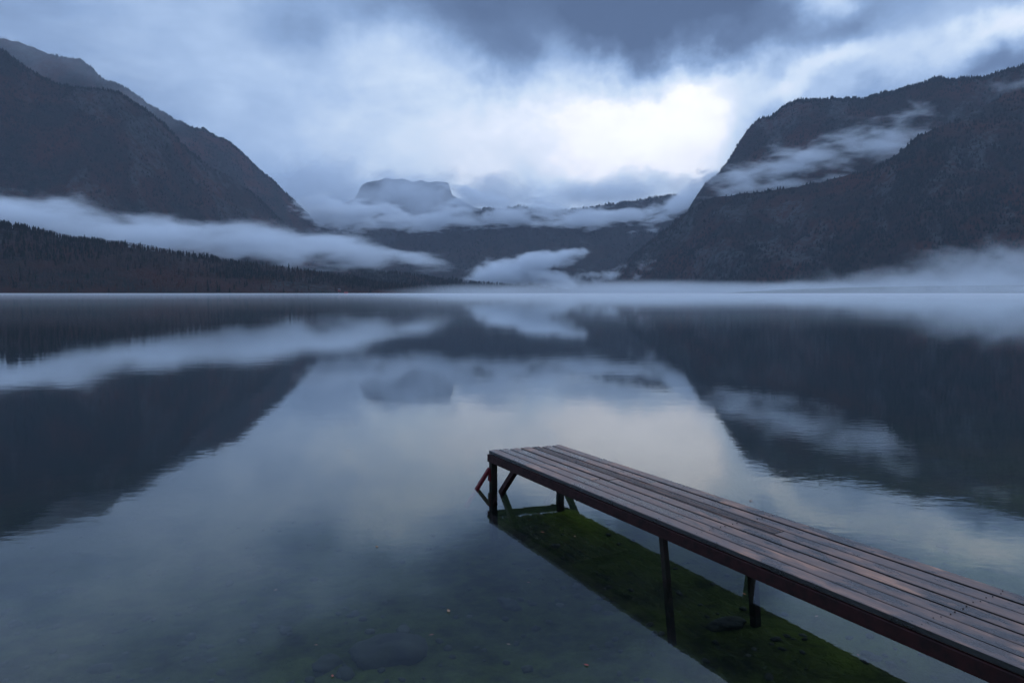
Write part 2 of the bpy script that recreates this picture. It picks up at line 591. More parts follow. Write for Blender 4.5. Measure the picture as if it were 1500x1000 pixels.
# right mountain, upper part
V7, T7 = mountain('mountain',
    [(1000, 330, 5200), (1015, 298, 5150), (1034, 268, 5100), (1052, 254, 5080), (1066, 238, 5050), (1080, 214, 5050), (1095, 190, 5050), (1110, 176, 5000), (1134, 170, 5000), (1146, 157, 5000),
     (1170, 148, 4950), (1200, 146, 4900), (1240, 145, 4850), (1256, 146, 4800), (1300, 138, 4700), (1342, 126, 4600), (1372, 114, 4500), (1402, 118, 4450),
     (1440, 113, 4400), (1480, 101, 4300), (1500, 96, 4250), (1560, 80, 4100), (1700, 30, 3900), (2000, -60, 3700), (2300, -100, 3600)],
    [(930, 4500), (1040, 3900), (1250, 3500), (1600, 2900), (2400, 2500)], 460, 160, M_SLOPE_R, amp=125, freq=1 / 560, seed=71, gully=0.45)
# right mountain, the lower spur in front
V8, T8 = mountain('mountain',
    [(890, 402, 4700), (915, 386, 4600), (935, 368, 4500), (962, 346, 4400), (1000, 316, 4250), (1035, 291, 4150), (1092, 284, 4000), (1150, 277, 3850), (1195, 268, 3750),
     (1240, 258, 3650), (1288, 245, 3550), (1318, 222, 3500), (1348, 197, 3550), (1400, 178, 3650), (1450, 152, 3750), (1500, 118, 3850), (1600, 84, 3850), (1800, 12, 3600), (2200, -60, 3400)],
    [(880, 4200), (960, 3700), (1120, 3000), (1350, 2500), (1700, 2200), (2300, 2000)], 460, 160, M_SLOPE_R, amp=105, freq=1 / 420, seed=81, gully=0.5)
# meadow strip on the right shore
V9, T9 = mountain('meadow',
    [(1060, 429, 2500), (1150, 424, 2400), (1250, 421, 2300), (1350, 419, 2200), (1450, 418, 2150), (1600, 416, 2100), (1900, 412, 2000), (2200, 410, 1900)],
    [(1040, 2200), (1250, 2000), (1500, 1850), (1800, 1700), (2300, 1600)], 160, 40, None, amp=4, freq=1 / 150, seed=91)
mg, t, out = material('wet_meadow_grass')
geo = t.new('ShaderNodeNewGeometry')
c = t.ramp(t.noise(geo.outputs['Position'], 0.02, 4, 0.6), [(0.35, (0.04, 0.045, 0.03)), (0.65, (0.06, 0.06, 0.04))])
b = t.new('ShaderNodeBsdfPrincipled')
t.put(b.inputs['Base Color'], c)
b.inputs['Roughness'].default_value = 0.9
t.l.new(b.outputs[0], out.inputs[0])
for o in bpy.data.objects:
    if o.name == 'meadow':
        o.data.materials.clear()
        o.data.materials.append(mg)

# woods -------------------------------------------------------------------------------------------
P3 = sample_slope(V3, T3, 15000, RNG, 0.035, 1.0, crest=0.08)
wood('forest', 'dark brown leafless wood with spruces covering the low ridge on the left shore', P3, 11, 18, RNG, 0.05, far=False, seed=5)
P3b = sample_slope(V3, T3, 4200, RNG, 0.5, 1.0, crest=0.25, smin=0.52, smax=1.0)
wood('forest', 'band of pointed dark spruces at the right end of the low left ridge', P3b, 12, 20, RNG, 0.6, far=False, seed=6)
P4 = sample_slope(V4, T4, 4500, RNG, 0.04, 1.0, crest=0.2)
wood('forest', 'thin dark wood on the far spit under the drifting cloud bank', P4, 12, 20, RNG, 0.5, seed=7)
P1 = sample_slope(V1, T1, 13000, RNG, 0.25, 1.0, crest=0.25)
wood('forest', 'blue hazy wood on the upper left mountain behind the front ridge', P1, 12, 22, RNG, 0.5, squash=1.4, seed=8)
P2 = sample_slope(V2, T2, 24000, RNG, 0.12, 1.0, crest=0.12)
wood('forest', 'brown autumn wood on the steep front slope of the left mountain', P2, 11, 20, RNG, 0.35, squash=1.4, seed=9)
P7 = sample_slope(V7, T7, 17000, RNG, 0.35, 1.0, crest=0.25)
wood('forest', 'dark wood lining the skyline of the right mountain above its cloud', P7, 11, 21, RNG, 0.6, squash=1.3, seed=10)
P8 = sample_slope(V8, T8, 30000, RNG, 0.03, 1.0, crest=0.02)
wood('forest', 'rust and green autumn wood on the lower spur of the right mountain', P8, 11, 20, RNG, 0.35, squash=1.4, seed=11)
P6 = sample_slope(V6, T6, 9000, RNG, 0.05, 1.0, crest=0.15)
wood('forest', 'blue dark wood on the middle range at the head of the lake', P6, 16, 28, RNG, 0.6, squash=1.4, seed=12)


# single spruces one can tell apart on the shore ridge -----------------------------------------------
def conifer_parts(seed):
    rng = np.random.default_rng(seed)
    V, F = proto_conifer(rng, 7, 9, 0.18)
    V = V.copy()
    me = bpy.data.meshes.new('crown')
    me.from_pydata([tuple(v) for v in V], [], [tuple(int(i) for i in f) for f in F])
    me.materials.append(M_EVERGREEN)
    tv, tf = [], []
    for k, (z, r) in enumerate(((-0.05, .018), (0.3, .013), (0.75, .004))):
        for s in range(6):
            a = s * math.pi / 3
            tv.append((r * math.cos(a), r * math.sin(a), z))
    for k in range(2):
        for s in range(6):
            tf.append((k * 6 + s, k * 6 + (s + 1) % 6, k * 6 + 6 + (s + 1) % 6, k * 6 + 6 + s))
    mt = bpy.data.meshes.new('trunk')
    mt.from_pydata(tv, [], tf)
    mt.materials.append(M_BARK)
    return me, mt


PARTS = [conifer_parts(200 + i) for i in range(4)]


def spruce(p, h, k, label, group):
    e = bpy.data.objects.new('spruce_tree', None)
    scene.collection.objects.link(e)
    e.location = p
    e.scale = (h * random.uniform(.85, 1.1), h * random.uniform(.85, 1.1), h)
    e.rotation_euler = (0, 0, random.uniform(0, 6.28))
    e.empty_display_size = 0.1
    props(e, label, 'tree', group)
    for nm, me in zip(('crown', 'trunk'), PARTS[k % 4]):
        o = bpy.data.objects.new(nm, me)
        scene.collection.objects.link(o)
        o.parent = e


def ridge_point(V, T, px):
    j = int(np.interp(1.0, T, np.arange(len(T))))
    line = V[:, j]
    pxs = 750 + FPX * line[:, 0] / line[:, 1]
    i = int(np.argmin(np.abs(pxs - px)))
    return Vector(line[i])


for i, (px, h) in enumerate([(18, 17), (29, 20), (130, 24), (232, 18), (252, 20), (268, 18), (285, 24), (303, 26), (312, 20), (330, 18), (344, 22), (365, 25), (378, 26), (386, 24), (402, 20),
                             (412, 22), (424, 30), (438, 26), (446, 22), (452, 24), (463, 26), (472, 22), (481, 24), (490, 20), (498, 24), (508, 20), (520, 22), (532, 18)]):
    p = ridge_point(V3, T3, px)
    spruce(p - Vector((0, 0, 1)), h, i, 'dark pointed spruce standing above the treeline of the low left shore ridge', 'spruces on the left shore ridge')
for i, (px, h, d) in enumerate([(1357, 15, 2050), (1361, 18, 2055), (1365, 17, 2050), (1369, 19, 2060), (1373, 16, 2050), (1376, 14, 2055),
                                (1396, 15, 2040), (1400, 18, 2045), (1409, 17, 2050), (1433, 16, 2050), (1448, 17, 2050)]):
    p = at(px, 429, d)
    gz = 6.0
    spruce(Vector((p.x, p.y, gz)), h * 1.1, i + 1, 'grey spruce half lost in the fog on the right shore meadow', 'spruces in the fog on the right shore')

# ------------------------------------------------------------------ jetty frame (fitted to the photograph)
JX, JY, JZ, JH, JS = -0.2333, 6.6157, 0.36, 0.508, 0.0145
JW = 0.75                                    # deck width
JLEN = 11.2
jdir = Vector((math.sin(JH), -math.cos(JH), 0))       # towards the bank
jnor = Vector((math.cos(JH), math.sin(JH), 0))


def shore_s(x, y):
    """metres of water between a point and the bank, along the jetty"""
    return JLEN - ((x - JX) * jdir.x + (y - JY) * jdir.y) - 0.3


def bed_z(x, y):
    s = shore_s(x, y) + fbm(x / 6.0, y / 6.0, 3, 77) * 1.0
    z = np.where(s < 0, -s * 0.12, -(0.052 * np.clip(s, 0, 9.5) + 0.10 * np.clip(s - 9.5, 0, 14) + 0.03 * np.clip(s - 23, 0, 700)))
    z = np.where(s < -8, 0.96 + (-s - 8) * 0.01, z)
    ex, ey = JX + jnor.x * 0.7 + jdir.x * 0.18, JY + jnor.y * 0.7 + jdir.y * 0.18
    z = z + 0.27 * np.exp(-((x - ex) ** 2 + (y - ey) ** 2) / 0.35)          # silt heaped round the end post
    damp = np.clip(60.0 / (np.hypot(x, y) + 1), 0, 1)
    return z + (fbm(x * 0.9, y * 0.9, 5, 5) * 0.07 + fbm(x * 5.0, y * 5.0, 3, 9) * 0.022) * damp


# ------------------------------------------------------------------ lake bed and bank: one sheet to the horizon
mb, t, out = material('mossy_lake_bed')
geo = t.new('ShaderNodeNewGeometry')
P = geo.outputs['Position']
n1 = t.noise(P, 0.9, 6, 0.65)
n2 = t.noise(P, 5.0, 5, 0.7)
n3 = t.noise(P, 26.0, 4, 0.7)
c = t.mix(t.maprange(n1, 0.40, 0.60), (0.010, 0.013, 0.006), (0.038, 0.050, 0.009))
c = t.mix(t.maprange(n2, 0.42, 0.66), c, (0.050, 0.063, 0.016))
c = t.mix(t.maprange(n2, 0.45, 0.30), c, (0.010, 0.010, 0.007))
vor = t.new('ShaderNodeTexVoronoi')
t.put(vor.inputs['Vector'], P)
vor.inputs['Scale'].default_value = 9.0
peb = t.math('MULTIPLY', t.maprange(vor.outputs['Distance'], 0.30, 0.16), t.maprange(t.noise(P, 2.3, 3, 0.6), 0.56, 0.66))
c = t.mix(t.math('MULTIPLY', peb, 0.3), c, (0.09, 0.10, 0.06))
c = t.mix(t.maprange(n3, 0.3, 0.7, 0.0, 0.5), c, (0.012, 0.014, 0.008))
sz = t.new('ShaderNodeSeparateXYZ')
t.put(sz.inputs[0], P)
alg = t.math('MULTIPLY', t.maprange(sz.outputs[2], -0.46, -0.20), t.maprange(t.noise(P, 1.7, 5, 0.6), 0.38, 0.6))
c = t.mix(alg, c, t.mix(n2, (0.02, 0.03, 0.003), (0.20, 0.26, 0.012)))
c = t.mix(t.maprange(sz.outputs[2], 0.0, 0.3), c, t.mix(n2, (0.05, 0.06, 0.03), (0.10, 0.09, 0.06)))
b = t.new('ShaderNodeBsdfPrincipled')
t.put(b.inputs['Base Color'], c)
b.inputs['Roughness'].default_value = 0.95
b.inputs['Specular IOR Level'].default_value = 0.1
t.put(b.inputs['Normal'], t.bump(t.math('ADD', n2, t.math('MULTIPLY', n3, 0.4)), 0.9, 0.06))
t.l.new(b.outputs[0], out.inputs[0])

nr, na = 300, 420
rr = np.r_[0.0, np.geomspace(0.15, 24000, nr - 1)]
aa = np.linspace(0, 2 * math.pi, na)
RR, AA = np.meshgrid(rr, aa, indexing='ij')
X, Y = RR * np.sin(AA), RR * np.cos(AA)
Z = bed_z(X + 1.5, Y + 3.0)
X, Y = X + 1.5, Y + 3.0
Z = np.maximum(Z, -24)
o = fast_mesh('lake_bed', np.stack([X, Y, Z], -1).reshape(-1, 3), grid_faces(nr, na), [mb], smooth=True)
props(o, 'dark mossy green lake bed under clear shallow water', kind='structure')

# ------------------------------------------------------------------ water: a closed body with real depth
mw, t, out = material('lake_water')
geo = t.new('ShaderNodeNewGeometry')
P = geo.outputs['Position']
cd = t.new('ShaderNodeVectorMath', operation='LENGTH')
t.put(cd.inputs[0], P)
dist = cd.outputs['Value']
r1 = t.noise(t.mapping(P, scale=(0.5, 1.0, 1.0)), 1.6, 3, 0.55)
r2 = t.noise(t.mapping(P, scale=(0.55, 1.0, 1.0)), 9.0, 3, 0.6)
r3 = t.noise(t.mapping(P, scale=(0.2, 1.0, 1.0)), 0.035, 3, 0.5)
patch = t.maprange(t.noise(P, 0.12, 3, 0.5), 0.35, 0.65, 0.4, 1.4)
h = t.math('ADD', t.math('MULTIPLY', r1, 0.0022), t.math('MULTIPLY', t.math('MULTIPLY', r2, 0.0011), patch))
h = t.math('ADD', h, t.math('MULTIPLY', r3, 0.010))
bn = t.new('ShaderNodeBump')
bn.inputs['Strength'].default_value = 0.55
bn.inputs['Distance'].default_value = 1.0
t.put(bn.inputs['Height'], h)
cosv = t.vmath('DOT_PRODUCT', geo.outputs['Normal'], geo.outputs['Incoming'])
fres = t.math('ADD', 0.02, t.math('MULTIPLY', 0.98, t.math('POWER', t.math('SUBTRACT', 1.0, t.math('ABSOLUTE', cosv), clamp=True), 3.9)))
gl = t.new('ShaderNodeBsdfGlossy')
gl.inputs['Color'].default_value = (0.98, 1.0, 1.0, 1)
gl.inputs['Roughness'].default_value = 0.028
t.put(gl.inputs['Normal'], bn.outputs[0])
tr = t.new('ShaderNodeBsdfTransparent')
tr.inputs[0].default_value = (0.90, 0.95, 0.95, 1)
mx = t.new('ShaderNodeMixShader')
t.put(mx.inputs[0], fres)
t.l.new(tr.outputs[0], mx.inputs[1])
t.l.new(gl.outputs[0], mx.inputs[2])
t.l.new(mx.outputs[0], out.inputs[0])
va = t.new('ShaderNodeVolumePrincipled')
va.inputs['Color'].default_value = (0.015, 0.035, 0.042, 1)
va.inputs['Density'].default_value = 0.26
t.l.new(va.outputs[0], out.inputs['Volume'])
bx = (-12000, 14000, -40, 12000)
hx = 9000
V = [(-hx, -60, 0), (hx, -60, 0), (hx, 9000, 0), (-hx, 9000, 0), (-hx, -60, -30), (hx, -60, -30), (hx, 9000, -30), (-hx, 9000, -30)]
F = [(0, 1, 2, 3), (7, 6, 5, 4), (4, 5, 1, 0), (5, 6, 2, 1), (6, 7, 3, 2), (7, 4, 0, 3)]
o = link_mesh('lake_water', V, F, mw)
props(o, 'still lake surface mirroring the sky and mountains', kind='structure')


# ------------------------------------------------------------------ jetty
def wood_mat():
    m, t, out = material('wet_weathered_planks')
    tc = t.new('ShaderNodeTexCoord')
    geo = t.new('ShaderNodeNewGeometry')
    rnd = geo.outputs['Random Per Island']
    P = t.vmath('ADD', tc.outputs['Object'], t.vmath('SCALE', (7.0, 13.0, 3.0), scale=rnd))
    grain = t.noise(t.mapping(P, scale=(3.0, 55.0, 30.0)), 1.0, 5, 0.65, 0.4)
    fine = t.noise(t.mapping(P, scale=(9.0, 210.0, 60.0)), 1.0, 3, 0.6)
    blot = t.noise(t.mapping(P, scale=(2.2, 6.0, 2.0)), 1.0, 4, 0.6, 0.5)
    wet = t.noise(t.mapping(P, scale=(1.6, 4.5, 2.0)), 1.7, 5, 0.65)
    c = t.mix(grain, (0.045, 0.022, 0.017), (0.31, 0.155, 0.10))
    c = t.mix(t.maprange(blot, 0.5, 0.66), c, (0.44, 0.20, 0.11))
    c = t.mix(t.maprange(fine, 0.38, 0.62, 0, 0.75), c, (0.07, 0.045, 0.04))
    c = t.mix(t.maprange(wet, 0.46, 0.57, 0, 0.9), c, (0.022, 0.017, 0.018))
    c = t.mix(t.math('MULTIPLY', rnd, 0.35), c, (0.13, 0.085, 0.075))
    # board ends and sides: dark with damp, painted blacker as shade in the gaps
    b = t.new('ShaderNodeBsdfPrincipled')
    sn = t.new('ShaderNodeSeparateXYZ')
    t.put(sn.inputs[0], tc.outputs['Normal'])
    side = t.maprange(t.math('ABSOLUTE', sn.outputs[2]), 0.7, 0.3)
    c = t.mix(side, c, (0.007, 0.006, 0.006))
    t.put(b.inputs['Base Color'], c)
    t.put(b.inputs['Roughness'], t.maprange(wet, 0.42, 0.62, 0.44, 0.20))
    b.inputs['Specular IOR Level'].default_value = 0.85
    t.put(b.inputs['Normal'], t.bump(t.math('ADD', t.math('MULTIPLY', grain, 0.7), t.math('MULTIPLY', fine, 0.6)), 0.6, 0.003))
    t.l.new(b.outputs[0], out.inputs[0])
    return m


def steel_mat(name, a, bcol, rough=0.5):
    m, t, out = material(name)
    tc = t.new('ShaderNodeTexCoord')
    P = tc.outputs['Object']
    n = t.noise(P, 14.0, 5, 0.7)
    n2 = t.noise(P, 60.0, 3, 0.6)
    c = t.mix(t.maprange(n, 0.4, 0.65), a, bcol)
    b = t.new('ShaderNodeBsdfPrincipled')
    t.put(b.inputs['Base Color'], c)
    t.put(b.inputs['Roughness'], t.maprange(n, 0.3, 0.7, rough, rough + 0.3))
    b.inputs['Specular IOR Level'].default_value = 0.2
    t.put(b.inputs['Normal'], t.bump(t.math('ADD', n, t.math('MULTIPLY', n2, 0.5)), 0.35, 0.003))
    t.l.new(b.outputs[0], out.inputs[0])
    return m


M_WOOD = wood_mat()
M_STEEL = steel_mat('oxide_red_steel', (0.030, 0.008, 0.008), (0.014, 0.007, 0.007))
M_RED = steel_mat('red_painted_steel', (0.11, 0.012, 0.016), (0.05, 0.010, 0.012), 0.4)
M_LEG = steel_mat('dark_weed_stained_steel', (0.020, 0.011, 0.010), (0.012, 0.014, 0.008))


class MB:
    def __init__(self):
        self.v, self.f = [], []

    def box(self, x0, x1, y0, y1, z0, z1, bev=0.0):
        i = len(self.v)
        if bev <= 0:
            self.v += [(x0, y0, z0), (x1, y0, z0), (x1, y1, z0), (x0, y1, z0), (x0, y0, z1), (x1, y0, z1), (x1, y1, z1), (x0, y1, z1)]
            self.f += [tuple(i + k for k in q) for q in ((3, 2, 1, 0), (4, 5, 6, 7), (0, 1, 5, 4), (1, 2, 6, 5), (2, 3, 7, 6), (3, 0, 4, 7))]
            return
        b = bev
        ring = lambda e, z: [(x0 + e, y0 + e, z), (x1 - e, y0 + e, z), (x1 - e, y1 - e, z), (x0 + e, y1 - e, z)]
        self.v += ring(b, z0) + ring(0, z0 + b) + ring(0, z1 - b) + ring(b, z1)
        self.f.append((i + 3, i + 2, i + 1, i))
        for k in range(3):
            for s in range(4):
                a, c = i + k * 4 + s, i + k * 4 + (s + 1) % 4
                self.f.append((a, c, c + 4, a + 4))
        self.f.append((i + 12, i + 13, i + 14, i + 15))

    def bar(self, p, q, wx, wy, up=(0, 1, 0)):
        """rectangular bar from p to q, bevelled along its edges"""
        p, q = Vector(p), Vector(q)
        d = (q - p).normalized()
        u = Vector(up)
        a = (u - d * u.dot(d)).normalized()
        c = d.cross(a)
        i = len(self.v)
        e = 0.12
        prof = [(-1 + e, -1), (1 - e, -1), (1, -1 + e), (1, 1 - e), (1 - e, 1), (-1 + e, 1), (-1, 1 - e), (-1, -1 + e)]
        for o in (p, q):
            for (s, r) in prof:
                self.v.append(tuple(o + c * (s * wx / 2) + a * (r * wy / 2)))
        for k in range(8):
            self.f.append((i + k, i + (k + 1) % 8, i + 8 + (k + 1) % 8, i + 8 + k))
        self.f.append(tuple(i + 7 - k for k in range(8)))
        self.f.append(tuple(i + 8 + k for k in range(8)))

    def build(self, name, mat, parent=None):
        return link_mesh(name, self.v, self.f, mat, parent)


jetty = bpy.data.objects.new('jetty', None)
scene.collection.objects.link(jetty)
# local frame: x towards the bank, y across the deck (from the near-left edge), z up from the deck top at the end
rot = np.array([[jdir.x, jnor.x, 0], [jdir.y, jnor.y, 0], [0, 0, 1]])
from mathutils import Matrix
tilt = Matrix.Rotation(-math.atan(JS), 4, 'Y')
Mx = Matrix(((jdir.x, jnor.x, 0, JX), (jdir.y, jnor.y, 0, JY), (0, 0, 1, JZ), (0, 0, 0, 1)))
jetty.matrix_world = Mx @ tilt
props(jetty, 'narrow wet wooden jetty on rusty steel legs running out over the shallow water', 'jetty')
bpy.context.view_layer.update()
JM = jetty.matrix_world.copy()
JI = JM.inverted()


def jl(x, y, z):
    """world point to jetty frame"""
    return JI @ Vector((x, y, z))


TH = 0.034
SKEW = 0.20                                  # the end is cut a little askew
BH = 0.074
deck = MB()
rows = 7
gap = 0.018
bw = (JW - gap * (rows - 1)) / rows
joints = {0: [0, 8.6, JLEN], 1: [0, 7.9, JLEN], 2: [0, 1.42, 8.9, JLEN], 3: [0, 1.50, 9.4, JLEN],
          4: [0, 3.05, 8.4, JLEN], 5: [0, 1.75, 9.1, JLEN], 6: [0, 1.05, 8.3, JLEN]}
for r_ in range(rows):
    y0 = r_ * (bw + gap)
    js = joints[r_]
    for a, b_ in zip(js[:-1], js[1:]):
        e0 = random.uniform(-.008, .008) + SKEW * (y0 + bw * .5) if a == 0 else 0.004
        dz = random.uniform(-.0025, .0025)
        dy = random.uniform(-.002, .002)
        if r_ == 4 and a == 0:                       # grooved anti-slip boards
            x0, x1 = a + e0, b_
            deck.box(x0, x1, y0 + dy, y0 + bw + dy, -TH, -0.007, 0.002)
            n = 6
            for k in range(n):
                ya = y0 + dy + 0.003 + k * (bw - 0.006) / n
                deck.box(x0 + 0.001, x1 - 0.001, ya, ya + (bw - 0.006) / n * 0.55, -0.0068, 0.0, 0.0012)
        else:
            deck.box(a + e0, b_ - 0.004, y0 + dy, y0 + bw + dy, -TH + dz, dz, 0.004)
# nail heads pressed in the boards over each cross beam
nails = MB()
crossbeams = [0.16, 1.45, 2.80, 4.2, 5.3, 6.6, 7.9, 9.2, 10.5]
for cx in crossbeams:
    for r_ in range(rows):
        if r_ == 4 and cx < 3:
            continue
        for k in (0.28, 0.72):
            y = r_ * (bw + gap) + bw * k
            x = cx + random.uniform(-.01, .01)
            i = len(nails.v)
            nails.v += [(x + .003 * math.cos(s * math.pi / 3), y + .003 * math.sin(s * math.pi / 3), 0.0032) for s in range(6)]
            nails.v += [(x + .003 * math.cos(s * math.pi / 3), y + .003 * math.sin(s * math.pi / 3), -0.004) for s in range(6)]
            nails.f.append(tuple(i + s for s in range(6)))
            for s in range(6):
                nails.f.append((i + s, i + 6 + s, i + 6 + (s + 1) % 6, i + (s + 1) % 6))
nf = len(deck.f)
off_ = len(deck.v)
deck.v += nails.v
deck.f += [tuple(off_ + i for i in f) for f in nails.f]
link_mesh('deck', deck.v, deck.f, [M_WOOD, M_LEG], jetty, mat_idx=[0] * nf + [1] * len(nails.f))


def channel(x0, x1, yo, sgn):
    """steel channel: web outside, two flanges turned inwards"""
    m = MB()
    zt, zb = -TH - 0.002, -TH - 0.002 - BH
    m.box(x0, x1, min(yo, yo + sgn * .007), max(yo, yo + sgn * .007), zb, zt, 0.0015)
    for z in (zt, zb + 0.007):
        m.box(x0 + .002, x1 - .002, min(yo + sgn * .0072, yo + sgn * .045), max(yo + sgn * .0072, yo + sgn * .045), z - 0.0072, z - .0004, 0.001)
    return m


channel(0.0, JLEN, -0.010, 1).build('side_beam', M_STEEL, jetty)
channel(0.13, JLEN, JW + 0.012, -1).build('side_beam', M_STEEL, jetty)
m = MB()
zt = -TH - 0.004
m.bar((-0.004, -0.008, zt - BH * .5), (SKEW * JW - 0.004, JW + 0.010, zt - BH * .5), 0.009, BH, up=(0, 0, 1))
m.build('end_beam', M_STEEL, jetty)
for cx in crossbeams[1:]:
    m = MB()
    m.box(cx - .03, cx + .03, 0.037, JW + 0.003, zt - BH + 0.012, zt - 0.012, 0.003)
    m.build('cross_beam', M_LEG, jetty)


def on_plane(px, py, yl):
    """jetty-frame point where the photo pixel's ray meets the vertical plane y = yl of the jetty"""
    o_ = JI @ Vector((0, 0, CAM_H))
    d_ = (JI.to_3x3() @ ray(px, py))
    k = (yl - o_.y) / d_.y
    return o_ + d_ * k


def leg(x, y, lx=0.0, ly=0.0, wd=0.06, mat=None):
    """post from the beam down into the bed; lx, ly lean at its foot"""
    top = Vector((x, y, zt - BH * 0.25))
    foot_w = JM @ Vector((x + lx, y + ly, -1.0))
    bz = float(bed_z(np.array([foot_w.x]), np.array([foot_w.y]))[0]) - 0.25
    foot = JI @ Vector((foot_w.x, foot_w.y, bz))
    k = (foot.z - top.z) / -0.8
    foot = Vector((x + lx, y + ly, foot.z))
    m = MB()
    m.bar(top, foot, wd, wd)
    o = m.build('leg', mat or M_LEG, jetty)
    return o


leg(0.036, 0.034, 0, 0, 0.062)
leg(0.036 + SKEW * JW, JW - 0.028, 0, 0, 0.062)
pL = on_plane(970, 783, 0.03)
pR = on_plane(1100, 842, JW)
print('legs', pL, pR)
leg(pL.x, 0.03, 0.14, 0.0, 0.042)
leg(pR.x, JW - 0.03, 0.10, 0.0, 0.055)
for xx in (5.3, 8.2):
    leg(xx, 0.03, 0.03, 0, 0.05)
    leg(xx, JW - 0.03, 0.03, 0, 0.05)
# stays: two run from the beams back to the feet of the end posts, one leans out to the left
for y in (0.034, JW - 0.028):
    a = on_plane(757, 694, 0.034)
    q = on_plane(734, 722, 0.034)
    a, q = Vector((a.x, y, zt - BH * .5)), Vector((q.x, y, q.z))
    d_ = (q - a)
    m = MB()
    m.bar(a, a + d_ * 1.9, 0.052, 0.052)
    m.build('brace', M_STEEL, jetty)
m = MB()
o_ = JI @ Vector((0, 0, CAM_H))
def on_end(px, py, xl):
    d_ = (JI.to_3x3() @ ray(px, py))
    k = (xl - o_.x) / d_.x
    return o_ + d_ * k
a = on_end(714, 686, 0.02)
q = on_end(698, 717, 0.02)
print('red', a, q, JM @ q)
a.y = max(a.y, 0.004 + 0.0)
m.bar(a, a + (q - a) * 1.8, 0.034, 0.034, up=(1, 0, 0))
o = m.build('brace', M_RED, jetty)
props(o, 'red painted stay leaning out from the end post')
m = MB()
m.box(0.01, 0.05, -0.012, -0.0, -0.30, -0.18, 0.002)
m.build('bracket', M_RED, jetty)

# ------------------------------------------------------------------ stones on the bed
mr, t, out = material('algae_coated_stone')
geo = t.new('ShaderNodeNewGeometry')
P = geo.outputs['Position']
n = t.noise(P, 6, 5, 0.65)
c = t.mix(t.maprange(n, 0.4, 0.62), (0.006, 0.006, 0.005), (0.016, 0.018, 0.009))
c = t.mix(t.maprange(geo.outputs['Random Per Island'], 0.85, 1.0, 0, .4), c, (0.10, 0.10, 0.08))
b = t.new('ShaderNodeBsdfPrincipled')
t.put(b.inputs['Base Color'], c)
b.inputs['Roughness'].default_value = 0.9
t.put(b.inputs['Normal'], t.bump(t.noise(P, 30, 5, 0.7), 0.6, 0.01))
t.l.new(b.outputs[0], out.inputs[0])


def stone_geo(cx, cy, cz, rx, ry, rz, rot, seed, nu=14, nv=9):
    V, F = [], []
    us = np.linspace(0, 2 * math.pi, nu, endpoint=False)
    for j in range(nv):
        ph = -math.pi / 2 + math.pi * j / (nv - 1)
        for u in us:
            d = np.array([math.cos(ph) * math.cos(u), math.cos(ph) * math.sin(u), math.sin(ph)])
            k = 1 + 0.55 * float(fbm(np.array([d[0] * 1.3 + seed * 3.1 + d[2]]), np.array([d[1] * 1.3 - d[2] * .9 + seed]), 3, seed % 50)[0])
            s = np.sign(d) * np.abs(d) ** 0.8 * k
            x, y = s[0] * rx, s[1] * ry
            V.append((cx + x * math.cos(rot) - y * math.sin(rot), cy + x * math.sin(rot) + y * math.cos(rot), cz + s[2] * rz))
    for j in range(nv - 1):
        for i in range(nu):
            F.append((j * nu + i, j * nu + (i + 1) % nu, (j + 1) * nu + (i + 1) % nu, (j + 1) * nu + i))
    return V, F


def on_bed(px, py):
    """where the photo pixel's ray reaches the lake bed"""
    r = ray(px, py)
    k = CAM_H / -r.z
    for _ in range(12):
        p = Vector((0, 0, CAM_H)) + r * k
        z = float(bed_z(np.array([p.x]), np.array([p.y]))[0])
        k = (CAM_H - z) / -r.z
    return Vector((0, 0, CAM_H)) + r * k


for (px, py, sx, sy, sz_, rot_, lab) in [
        (566, 962, .21, .13, .085, .15, 'large dark flat boulder under water near the bottom of the picture'),
        (745, 885, .10, .06, .035, 2.2, 'dark submerged stone between the boulder and the jetty edge'),
        (478, 975, .09, .055, .04, 1.0, 'small dark submerged stone left of the large boulder'),
        (1065, 915, .13, .06, .03, .4, 'flat dark stone on the green bed under the middle of the jetty')]:
    p = on_bed(px, py)
    V, F = stone_geo(0, 0, 0, sx, sy, sz_, rot_, int(px), 28, 16)
    o = link_mesh('boulder', V, F, mr, smooth=True)
    o.location = (p.x, p.y, p.z + sz_ * .2)
    props(o, lab, 'boulder')
VV, FF = [], []
for k in range(520):
    px, py = random.uniform(0, 1400), random.uniform(760, 1040)
    p = on_bed(px, py)
    if random.random() < 0.35:
        p = Vector((random.uniform(-4, 8), random.uniform(-3, 7), 0))
        p.z = float(bed_z(np.array([p.x]), np.array([p.y]))[0])
    s = random.uniform(.010, .030) * (1.7 if random.random() < .10 else 1)
    V, F = stone_geo(p.x, p.y, p.z + s * .1, s * random.uniform(1, 1.6), s, s * .55, random.uniform(0, 6), k, 7, 5)
    off = len(VV)
    VV += V
    FF += [tuple(i + off for i in f) for f in F]
o = link_mesh('pebbles', VV, FF, mr, smooth=True)
props(o, 'scattered small pebbles on the lake bed', kind='stuff')

